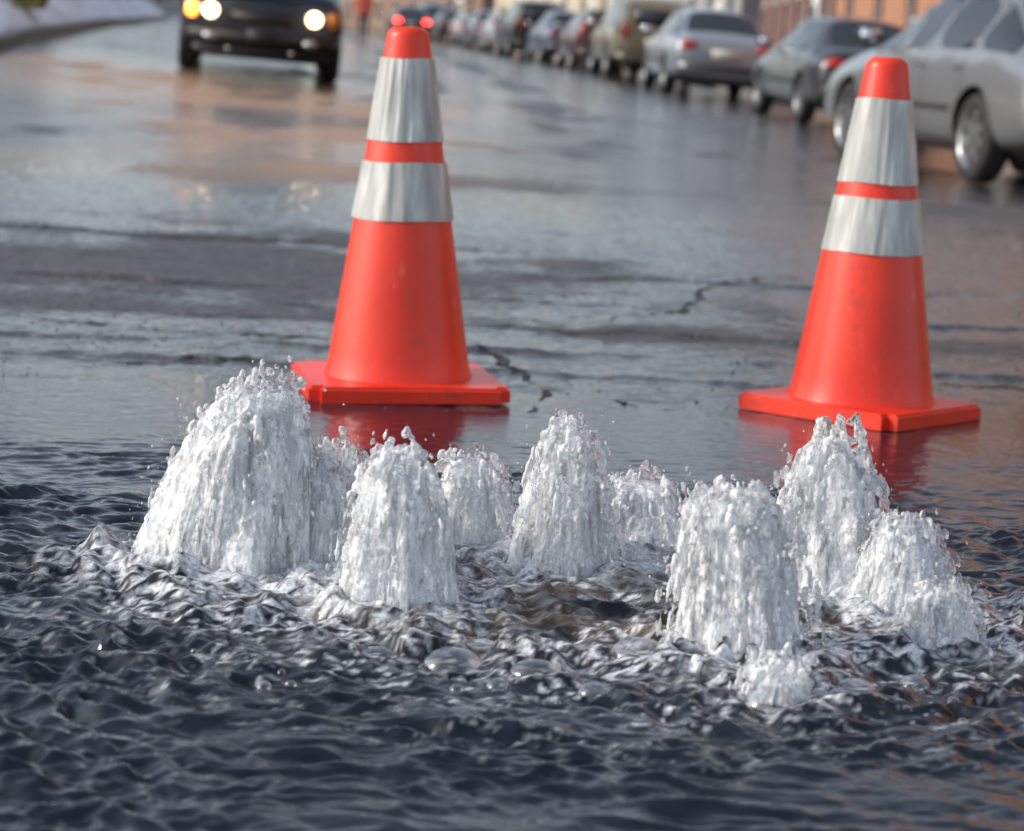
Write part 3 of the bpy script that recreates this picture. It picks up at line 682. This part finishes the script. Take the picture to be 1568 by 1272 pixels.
# ------------------------------------------------ pedestrian far up the street
def pedestrian(x,y):
    pts={'pel':(0,0,.95,.15),'wai':(0,0,1.12,.145),'che':(0,0,1.34,.18),'nec':(0,0,1.49,.065),'hed':(0,.01,1.60,.095),'top':(0,.01,1.72,.085),
     'sl':(-.19,0,1.42,.08),'el':(-.26,-.02,1.15,.055),'wl':(-.25,.08,.90,.04),'sr':(.19,0,1.42,.08),'er':(.26,-.04,1.15,.055),'wr':(.26,.03,.90,.04),
     'hl':(-.10,0,.88,.10),'kl':(-.11,.10,.50,.07),'al':(-.11,.08,.10,.05),'tl':(-.11,.22,.04,.04),'hr':(.10,0,.88,.10),'kr':(.11,.02,.50,.07),'ar':(.11,-.16,.12,.05),'tr':(.11,-.04,.05,.04)}
    ed=['pel wai','wai che','che nec','nec hed','hed top','che sl','sl el','el wl','che sr','sr er','er wr','pel hl','hl kl','kl al','al tl','pel hr','hr kr','kr ar','ar tr']
    ks=list(pts); me=bpy.data.meshes.new('p'); me.from_pydata([pts[k][:3] for k in ks],[tuple(ks.index(q) for q in e_.split()) for e_ in ed],[])
    o=link(bpy.data.objects.new('p',me)); o.modifiers.new('s','SKIN'); 
    for i,k in enumerate(ks): me.skin_vertices[0].data[i].radius=(pts[k][3],)*2
    me.skin_vertices[0].data[0].use_root=True
    s=o.modifiers.new('u','SUBSURF'); s.levels=2
    dg=C.evaluated_depsgraph_get(); m2=bpy.data.meshes.new_from_object(o.evaluated_get(dg)); bpy.data.objects.remove(o)
    m2.materials.clear()
    for q in (mat('red_jacket',(.7,.08,.04),.7),mat('dark_trousers',(.03,.03,.05),.8),mat('skin',(.5,.3,.22),.5),mat('hair',(.04,.025,.02),.7)): m2.materials.append(q)
    for p in m2.polygons:
        z=p.center.z; ax=abs(p.center.x); p.material_index=0 if (.86<z<1.5 and not(ax>.2 and z<.94)) else (1 if z<.86 else (3 if z>1.66 or (z>1.58 and p.center.y<0) else 2)); p.use_smooth=True
    q=link(bpy.data.objects.new('pedestrian',m2)); q.location=(x,y,float(gz(x,y))); q.rotation_euler=(0,0,math.pi)
pedestrian(-5.75,80)
# ------------------------------------------------ world, sun, camera
W=bpy.data.worlds.new('World'); S.world=W; W.use_nodes=True; nt=W.node_tree; bg=nt.nodes['Background']
sky=nt.nodes.new('ShaderNodeTexSky'); sky.sky_type='NISHITA'; sky.sun_disc=False
EL=math.radians(29)
sd=Vector((-1.0,-.10,math.tan(EL))); 
sky.sun_elevation=EL; sky.sun_rotation=math.atan2(sd.x,sd.y); sky.dust_density=1.5; sky.air_density=1.0
hs=nt.nodes.new('ShaderNodeHueSaturation'); hs.inputs['Saturation'].default_value=.56; hs.inputs['Value'].default_value=1.5
nt.links.new(sky.outputs[0],hs.inputs['Color']); nt.links.new(hs.outputs[0],bg.inputs[0]); bg.inputs[1].default_value=.15
sl=bpy.data.lights.new('sun','SUN'); sl.energy=2.7; sl.angle=math.radians(5); sl.color=(1,.91,.80)
so=link(bpy.data.objects.new('sun',sl)); so.rotation_euler=sd.to_track_quat('Z','Y').to_euler()
cd=bpy.data.cameras.new('camera'); cd.sensor_width=36; cd.lens=81.5; cd.clip_end=1500; cd.clip_start=.05
cd.dof.use_dof=True; cd.dof.focus_distance=3.0; cd.dof.aperture_fstop=6
co=link(bpy.data.objects.new('camera',cd))
M=Matrix.Translation((0,0,.65))@Matrix.Rotation(math.radians(90-8.65),4,'X')@Matrix.Rotation(math.radians(3),4,'Z'); co.matrix_world=M
S.camera=co
